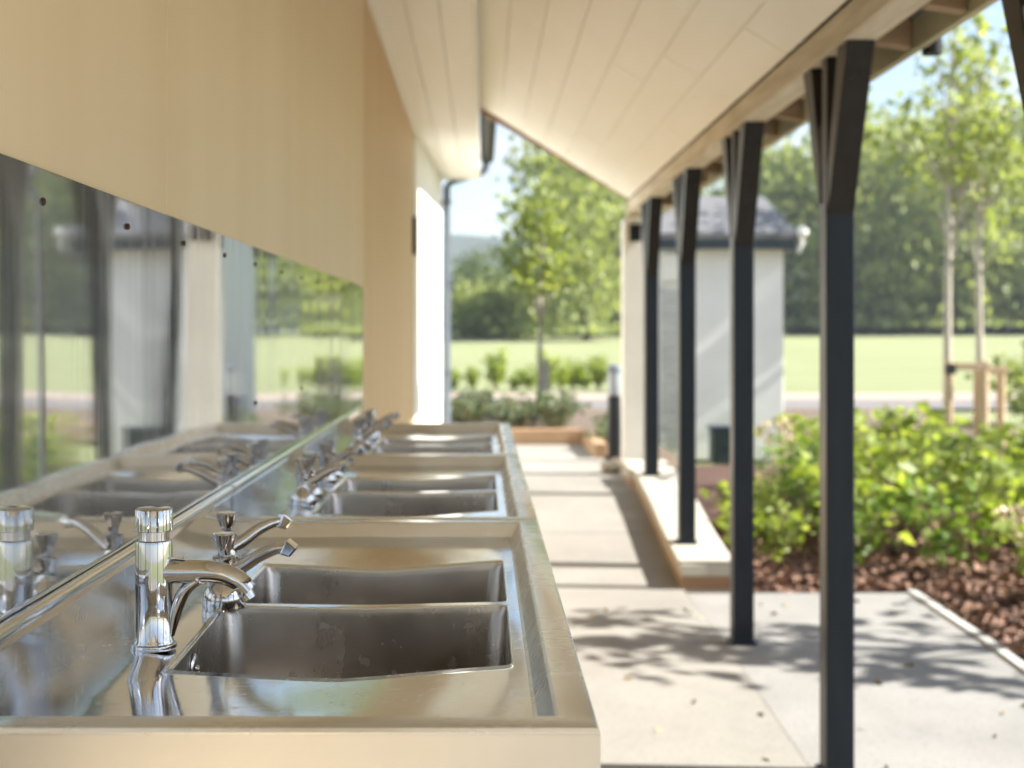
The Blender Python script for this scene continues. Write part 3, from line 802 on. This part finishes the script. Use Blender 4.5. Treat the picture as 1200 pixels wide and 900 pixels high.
for k, (x, y, sc_, lb_) in enumerate([(1.52, 7.45, .66, 'small leafy shrub close behind the kerb wall, the one nearest its front end'), (1.56, 8.0, .68, 'small leafy shrub behind the middle of the kerb wall'), (1.68, 8.7, .62, 'small leafy shrub behind the far part of the kerb wall'), (1.95, 7.25, .78, 'small leafy shrub between the kerb wall and the paving corner'), (2.0, 9.5, .55, 'small leafy shrub in front of the dark green cabinet'), (2.66, 6.35, .75, 'leafy shrub spilling over the bark towards the paving edging'), (3.05, 5.75, .8, 'leafy shrub farthest forward in the mulch bed')]):
    spots.append((k % 4, x, y, -.02, sc_, k * 1.3)); labels.append(lb_.replace('nearest its', 'by its'))
place(protos, spots, labels, 'leafy shrubs in the mulch bed')
# two dry flower clumps
def make_dry(seed, h):
    r = random.Random(seed); root = thing('dry_flower_clump', 'x', 'plant'); bm = bmesh.new(); P = []; D = []; S = []
    for k in range(16):
        a = r.uniform(0, 6.28); q = r.uniform(.2, 1); top = Vector((math.cos(a) * .22 * q, math.sin(a) * .22 * q, h * r.uniform(.6, 1)))
        tube(bm, curve_pts([(0, 0, 0), tuple(top * .5 + Vector((0, 0, .05))), tuple(top)], 3), .004, 5, False)
        for j in range(9): P.append(top + Vector((r.gauss(0, .022), r.gauss(0, .022), r.gauss(0, .022)))); D.append((r.gauss(0, 1), r.gauss(0, 1), r.gauss(0, 1) + .6)); S.append(r.uniform(.02, .05))
    obj('stems', bm, M['dryflower'], root)
    link('flower_heads', leaves_mesh('heads', np.array([tuple(p) for p in P]), np.array(D), np.array(S), .8, .2, seed), M['dryflower'], root)  # small bent cards forming the dry flower heads at the stem tops
    return root
for k, (x, y, h, lb) in enumerate([(2.78, 6.85, .42, 'dry tan flower clump among the front shrubs above the bark mulch'), (2.35, 10.6, .62, 'dry tan flower clump between green shrubs before the hut')]):
    o = make_dry(60 + k, h); o.location = (x, y, -.02); tag(o, lb, 'plant')

# bark chips: nobody could count them
r = np.random.default_rng(3); n = 15000
xy = np.stack([r.uniform(1.26, 4.2, n), r.uniform(3.6, 9.0, n)], 1)
keep = (xy[:, 0] > np.where(xy[:, 1] < 6.68, 2.14, 1.26)); xy = xy[keep]; n = len(xy)
P = np.column_stack([xy, r.uniform(-.012, .03, n)]); D = r.normal(size=(n, 3)) * np.array([1, 1, .35])
me = leaves_mesh('bark_mulch', P, D, r.uniform(.03, .085, n), .55, .25, 5)
tag(link('bark_mulch', me, M['chips']), kind='stuff')

n = 60; P = np.column_stack([r.uniform(.3, 2.0, n), r.uniform(2.6, 6.4, n), np.zeros(n)])
P[:, 2] = [ramp_z(y_) + .006 for y_ in P[:, 1]]; D = r.normal(size=(n, 3)) * np.array([1, 1, .08])
tag(link('fallen_leaves', leaves_mesh('fallen', P, D, r.uniform(.02, .055, n), .5, .1, 8), M['stem']), kind='stuff')

def make_tree(name, seed, H, crown_r, crown_z0, nclump, npc, leaf, leafm, barkm, trunk_r, lean=0, sparse=1.0, droop=.0, shell=.45, clump_r=.22, top_pow=1.0):
    r = random.Random(seed); rn = np.random.default_rng(seed)
    root = thing(name, 'x', 'tree'); bm = bmesh.new()
    ctrl = [(0, 0, -.1), (lean * .3 + r.uniform(-.02, .02) * H * .2, r.uniform(-.01, .01) * H, H * .33), (lean * .7, r.uniform(-.015, .015) * H, H * .62), (lean, 0, H * .9)]
    pts = curve_pts(ctrl, 5); m = len(pts)
    tube(bm, pts, [trunk_r * (1.15 - .95 * i / (m - 1)) for i in range(m)], 9, False)
    cc = []; ch = (H - crown_z0) / 2; cz = crown_z0 + ch
    for k in range(nclump):
        a = r.uniform(0, 6.283); el = r.uniform(-1, 1); rr = (shell + (1 - shell) * r.random())
        rad = crown_r * math.sqrt(max(0, 1 - el * el)) * rr * r.uniform(.8, 1.15); z = cz + ch * el * rr
        c_ = Vector((lean + math.cos(a) * rad, math.sin(a) * rad, z)); cc.append(c_)
        if k % 2 == 0 or nclump < 40:
            zb = max(crown_z0 * .9, c_.z - ch * r.uniform(.4, .9)); t = min(1, zb / (H * .9)); b0 = Vector((lean * t, 0, zb))
            mid = b0.lerp(c_, .5) + Vector((0, 0, H * .03))
            tube(bm, curve_pts([b0, mid, c_], 3), [trunk_r * .32, trunk_r * .27, trunk_r * .22, trunk_r * .17, trunk_r * .12, trunk_r * .09, trunk_r * .05][:7], 5, False)
    obj('trunk', bm, M[barkm], root, smooth=True)
    P = []
    for c_ in cc:
        k = max(6, int(npc * r.uniform(.5, 1.4))); sg = crown_r * clump_r * r.uniform(.7, 1.3)
        g = rn.normal(size=(k, 3)) * np.array([sg, sg, sg * (.8 + droop)]); g[:, 2] -= np.abs(g[:, 2]) * droop
        P.append(np.array(c_) + g)
    P = np.concatenate(P); P[:, 2] = np.maximum(P[:, 2], crown_z0 * .55)
    D = rn.normal(size=P.shape) + np.array([0, 0, -.5 - droop]); S = leaf * rn.uniform(.6, 1.4, len(P))
    link('crown', leaves_mesh('crown', P, D, S, .62, .25, seed), M[leafm], root)
    return root

# young staked trees by the hut
yt = [make_tree('young_tree', 31, 4.9, .95, 2.2, 30, 22, .12, 'leaf_young', 'bark_pale', .045, .05, shell=.3, clump_r=.2),
      make_tree('young_tree', 32, 5.0, .90, 2.1, 28, 22, .12, 'leaf_young', 'bark_pale', .042, -.04, shell=.3, clump_r=.2)]
for o, (x, y), lb in zip(yt, [(4.80, 14.1), (5.26, 14.4)], ['young staked tree with pale straight trunk, the one closer to the white hut', 'young staked tree with pale trunk, beyond the first stake frame, farther from the hut']):
    o.location = (x, y, -.03); tag(o, lb, 'tree', 'young staked trees')
def stake_frame(x, y, w, h, lb, strap):
    t = thing('tree_stake', lb, 'tree stake', (x, y, -.03), 0, 'timber tree stakes')
    for dx in (-w / 2, w / 2):
        bm = bmesh.new(); tube(bm, [(dx, 0, 0), (dx, 0, h)], .045, 12); obj('stake', bm, M['stake'], t, smooth='auto')
    bm = bmesh.new(); box(bm, -w / 2 - .04, w / 2 + .04, -.066, -.047, h - .10, h - .02); obj('crossbar', bm, M['stake'], t, bevel=.004)
    if strap:
        bm = bmesh.new(); box(bm, -w / 2 - .06, -w / 2 + .05, -.075, -.067, h - .14, h - .03); obj('strap', bm, M['rubber'], t)
stake_frame(4.93, 13.9, .36, 1.0, 'wider timber stake frame with black strap at the first young tree', True)
stake_frame(5.22, 14.05, .24, .95, 'narrow timber stake frame around the second young tree', False)
# young tree in the planter
o = make_tree('young_tree', 35, 2.55, .40, 1.05, 30, 34, .095, 'leaf_young', 'bark_pale', .028, .02, shell=.3, clump_r=.24)
o.location = (.60, 14.3, .36); tag(o, 'slim young tree with pale trunk growing in the timber edged planter', 'tree')
bm = bmesh.new(); tube(bm, [(0, 0, 0), (.06, 0, .36), (.075, 0, .62)], [.055, .045, .035], 10); g_ = obj('trunk_guard', bm, M['bark_pale'], o, smooth='auto')
# grey-green clumps in the planter
gp = [make_shrub(71, .26, .24, 22, 14, .05, 'leaf_grey', name='low_shrub'), make_shrub(72, .30, .26, 22, 14, .055, 'leaf_grey', name='low_shrub')]
sp2 = []; lb2 = []
cnt = 0
for ri, yy in enumerate((12.5, 13.0, 13.6)):
    for ci, x in enumerate((-.55, -.1, .32, .72)):
        sp2.append((cnt % 2, x + rs.uniform(-.06, .06), yy + rs.uniform(-.1, .1), .36, rs.uniform(.85, 1.15), rs.uniform(0, 6)))
        lb2.append('grey green low shrub, %s across the %s row of the timber edged planter' % (ordn[ci], ordn[ri])); cnt += 1
for k, (x, y) in enumerate([(1.12, 11.4), (1.2, 12.0), (1.3, 12.6)]):
    sp2.append((cnt % 2, x, y, .28, rs.uniform(.9, 1.1), rs.uniform(0, 6))); cnt += 1
    lb2.append('grey green low shrub, %s of three behind the bollard light' % ordn[k])
place(gp, sp2, lb2, 'low shrubs in the planter')
# yellow-green tufts beyond the path
hp = [make_shrub(81, .75, .42, 20, 20, .12, 'leaf_yellow', name='hedge_plant'), make_shrub(82, .95, .34, 20, 20, .12, 'leaf_yellow', name='hedge_plant')]
sp3 = []; lb3 = []; rs = random.Random(5)
for k, (x, sc) in enumerate([(-.65, .7), (.3, .95), (1.05, .75), (1.45, 1.0), (2.05, .9), (2.6, .8), (3.2, .75), (-.2, .6), (.7, .55), (1.75, .6), (2.3, .55), (2.9, .5)]):
    sp3.append((k % 2, x, 30.2 + rs.uniform(-.5, .5), -.03, sc, rs.uniform(0, 6))); lb3.append(('taller' if k < 7 else 'lower') + ' yellow green hedge plant beyond the park path, %s along from the building' % ordn[k % 7])
place(hp, sp3, lb3, 'young hedge plants beyond the path')
# dark green bushes past the stakes
db = [make_shrub(91, 1.0, .8, 30, 26, .12, 'leaf_mid', name='green_bush')]
place(db, [(0, 6.5, 15.2, -.03, 1.0, 0), (0, 7.9, 15.8, -.03, 1.15, 2), (0, 7.6, 18.5, -.03, 1.1, 1)], ['round green bush just past the tree stakes', 'round green bush at the path side of the tree stakes, second along', 'round green bush behind the other two near the stakes'], 'green bushes past the stakes')

# big trees across the field
big = [make_tree('willow_tree', 101, 19, 6.2, 1.6, 95, 74, .60, 'leaf_pale', 'bark', .34, .3, droop=1.5, shell=.45, clump_r=.15),
       make_tree('broad_tree', 102, 17, 6.0, 1.8, 85, 78, .58, 'leaf_mid', 'bark', .36, -.3, droop=.9, shell=.45, clump_r=.15),
       make_tree('dark_tree', 103, 14, 6.0, .8, 105, 58, .62, 'leaf_dark', 'bark', .34, .2, shell=.5, clump_r=.17)]
def at(px, Y): return (px - 565) / 1600 * Y
bt = [ # proto, pixel column, distance, scale, label
    (0, 688, 84, .82, 'tall willowy tree seen through the open end of the canopy, over the young tree'),
    (1, 742, 98, .95, 'broad tree partly behind the white pier'),
    (2, 560, 125, .52, 'rounded dark tree below the hills beyond the field'),
    (2, 800, 118, .9, 'dark tree rising behind the hut roof'),
    (1, 905, 112, 1.0, 'broad tree at the hut corner across the field'),
    (0, 985, 104, 1.08, 'pale willowy tree behind the first canopy post, across the field'),
    (0, 1050, 118, 1.12, 'wide willowy tree behind the young staked trees across the field'),
    (0, 1115, 100, 1.0, 'pale willowy tree directly behind the staked trees'),
    (0, 1190, 112, 1.12, 'pale willowy tree past the second staked tree'),
    (1, 1260, 105, 1.1, 'broad tree at the far edge of the field past the willows'),
    (2, 1330, 112, 1.1, 'dark tree past the broad tree at the field edge'),
    (0, 1420, 100, 1.1, 'pale willowy tree far along the field edge')]
used = set()
for i, px, Y, s, lb in bt:
    o = big[i] if i not in used else copy_tree(big[i]); used.add(i)
    x = at(px, Y); o.location = (x, Y, terr(x, Y) - .1); o.scale = (s, s, s); o.rotation_euler = (0, 0, rs.uniform(0, 6.28)); tag(o, lb, 'tree', 'large trees across the field')
# a dark understorey row and bushes at the field edge
ub = [make_tree('field_bush', 111, 4.2, 3.4, .1, 60, 60, .45, 'leaf_dark', 'bark', .12, 0, shell=.4, clump_r=.22),
      make_tree('field_bush', 112, 4.6, 3.0, .1, 60, 60, .42, 'leaf_pale', 'bark', .12, 0, shell=.4, clump_r=.22)]
us = [(1, 548, 92, .75), (1, 590, 90, .80), (1, 612, 97, .70), (0, 660, 108, .8), (0, 720, 110, .8), (0, 930, 116, .75), (0, 985, 114, .8), (0, 1040, 116, .75), (0, 1100, 113, .82), (0, 1165, 115, .8), (0, 1225, 113, .8), (0, 1300, 116, .8)]
uw = ['below the hills beside the building', 'under the rounded dark tree', 'at the foot of the tall willowy tree', 'behind the planter tree across the field', 'behind the white pier across the field', 'at the hut corner across the field',
      'behind the first canopy post at the field edge', 'between that post and the staked trees', 'behind the first staked tree at the field edge', 'behind the second staked tree at the field edge', 'past the staked trees at the field edge', 'second past the staked trees at the field edge']
used = set()
for (i, px, Y, s), lb in zip(us, uw):
    o = ub[i] if i not in used else copy_tree(ub[i]); used.add(i)
    x = at(px, Y); o.location = (x, Y, terr(x, Y) - .1); o.scale = (s * 1.3, s, s); o.rotation_euler = (0, 0, rs.uniform(-.3, .3)); tag(o, ('pale green' if i else 'dark') + ' bush ' + lb, 'bush', 'bushes along the field edge')

# tree whose leaves dapple the paving (stands beside the path, towards the sun)
sh = [make_tree('birch_tree', 121, 3.3, .80, 1.5, 15, 22, .15, 'leaf_young', 'bark_pale', .05, 0, shell=.3, clump_r=.16)]
for k, (x, y, s, lb) in enumerate([(4.35, 5.35, 1.0, 'light leaved birch beside the paving whose shade falls on the walkway'), (4.7, 8.4, 1.0, 'light leaved birch beside the mulch bed, farther than the first')]):
    o = sh[0] if k == 0 else copy_tree(sh[0]); o.location = (x, y, -.03); o.scale = (s, s, s); tag(o, lb, 'tree', 'birches beside the bed')

# ================================================================== HAZE
bm = bmesh.new(); box(bm, -1000, 1000, -1000, 1000, -2, 66)
hz = obj('haze', bm, None); hm = bpy.data.materials.new('haze_air'); hm.use_nodes = True
nt = hm.node_tree; nt.nodes.clear(); out = nt.nodes.new('ShaderNodeOutputMaterial'); pv = nt.nodes.new('ShaderNodeVolumePrincipled')
pv.inputs['Color'].default_value = (.80, .88, 1, 1); pv.inputs['Density'].default_value = .0005; pv.inputs['Anisotropy'].default_value = .2
lnk(nt, pv.outputs[0], out.inputs['Volume']); hz.data.materials.append(hm); tag(hz, kind='stuff')

# ================================================================== LIGHT
AZ, EL = R(-3.0), R(39)          # azimuth measured from +X towards +Y
d = Vector((math.cos(EL) * math.cos(AZ), math.cos(EL) * math.sin(AZ), math.sin(EL)))
sun = bpy.data.lights.new('sun', 'SUN'); so = bpy.data.objects.new('sun', sun); C.objects.link(so)
so.rotation_euler = d.to_track_quat('Z', 'Y').to_euler(); sun.energy = 4.8; sun.angle = R(.55); sun.color = (1, .96, .895)
so.location = (10, 1, 6)
w = bpy.data.worlds.new('World'); scene.world = w; w.use_nodes = True; nt = w.node_tree
bg = nt.nodes['Background']; bg.inputs['Strength'].default_value = .063
sky = nt.nodes.new('ShaderNodeTexSky'); sky.sky_type = 'NISHITA'; sky.sun_disc = False
sky.sun_elevation = EL; sky.sun_rotation = R(90) - AZ; sky.air_density = 1.0; sky.dust_density = 1.0; sky.ozone_density = 1.0
tc = nt.nodes.new('ShaderNodeTexCoord'); mp = nt.nodes.new('ShaderNodeMapping'); mp.inputs['Scale'].default_value = (1, 1, 2.6); mp.inputs['Location'].default_value = (.35, .1, 0)
lnk(nt, tc.outputs['Generated'], mp.inputs['Vector'])
f = noise(nt, mp.outputs['Vector'], 3.4, 8, .6, .3)
cl = ramp(nt, f, [(.50, (0, 0, 0)), (.62, (1, 1, 1))])
lnk(nt, mixc(nt, cl, sky.outputs['Color'], (4.2, 4.5, 4.8)), bg.inputs['Color'])

# ================================================================== CAMERA
cd = bpy.data.cameras.new('camera'); cam = bpy.data.objects.new('camera', cd); C.objects.link(cam)
cam.location = (0, 0, CAMZ); cam.rotation_euler = (R(90), 0, 0)
cd.sensor_width = 36; cd.lens = 48; cd.shift_x = 35 / 1200; cd.shift_y = -62 / 1200
cd.clip_start = .05; cd.clip_end = 20000
cd.dof.use_dof = True; cd.dof.focus_distance = 1.57; cd.dof.aperture_fstop = 5.0; cd.dof.aperture_blades = 0
scene.camera = cam

scene.render.engine = 'CYCLES'
cy = scene.cycles
cy.max_bounces = 10; cy.diffuse_bounces = 5; cy.glossy_bounces = 6; cy.transmission_bounces = 4; cy.volume_bounces = 0; cy.transparent_max_bounces = 6
cy.caustics_reflective = False; cy.caustics_refractive = False; cy.sample_clamp_indirect = 6
cy.use_denoising = True
try: cy.denoiser = 'OPENIMAGEDENOISE'
except Exception: pass
vsn = scene.view_settings
vsn.view_transform = 'Standard'; vsn.look = 'None'; vsn.exposure = 1.88; vsn.gamma = 1; vsn.use_curve_mapping = False
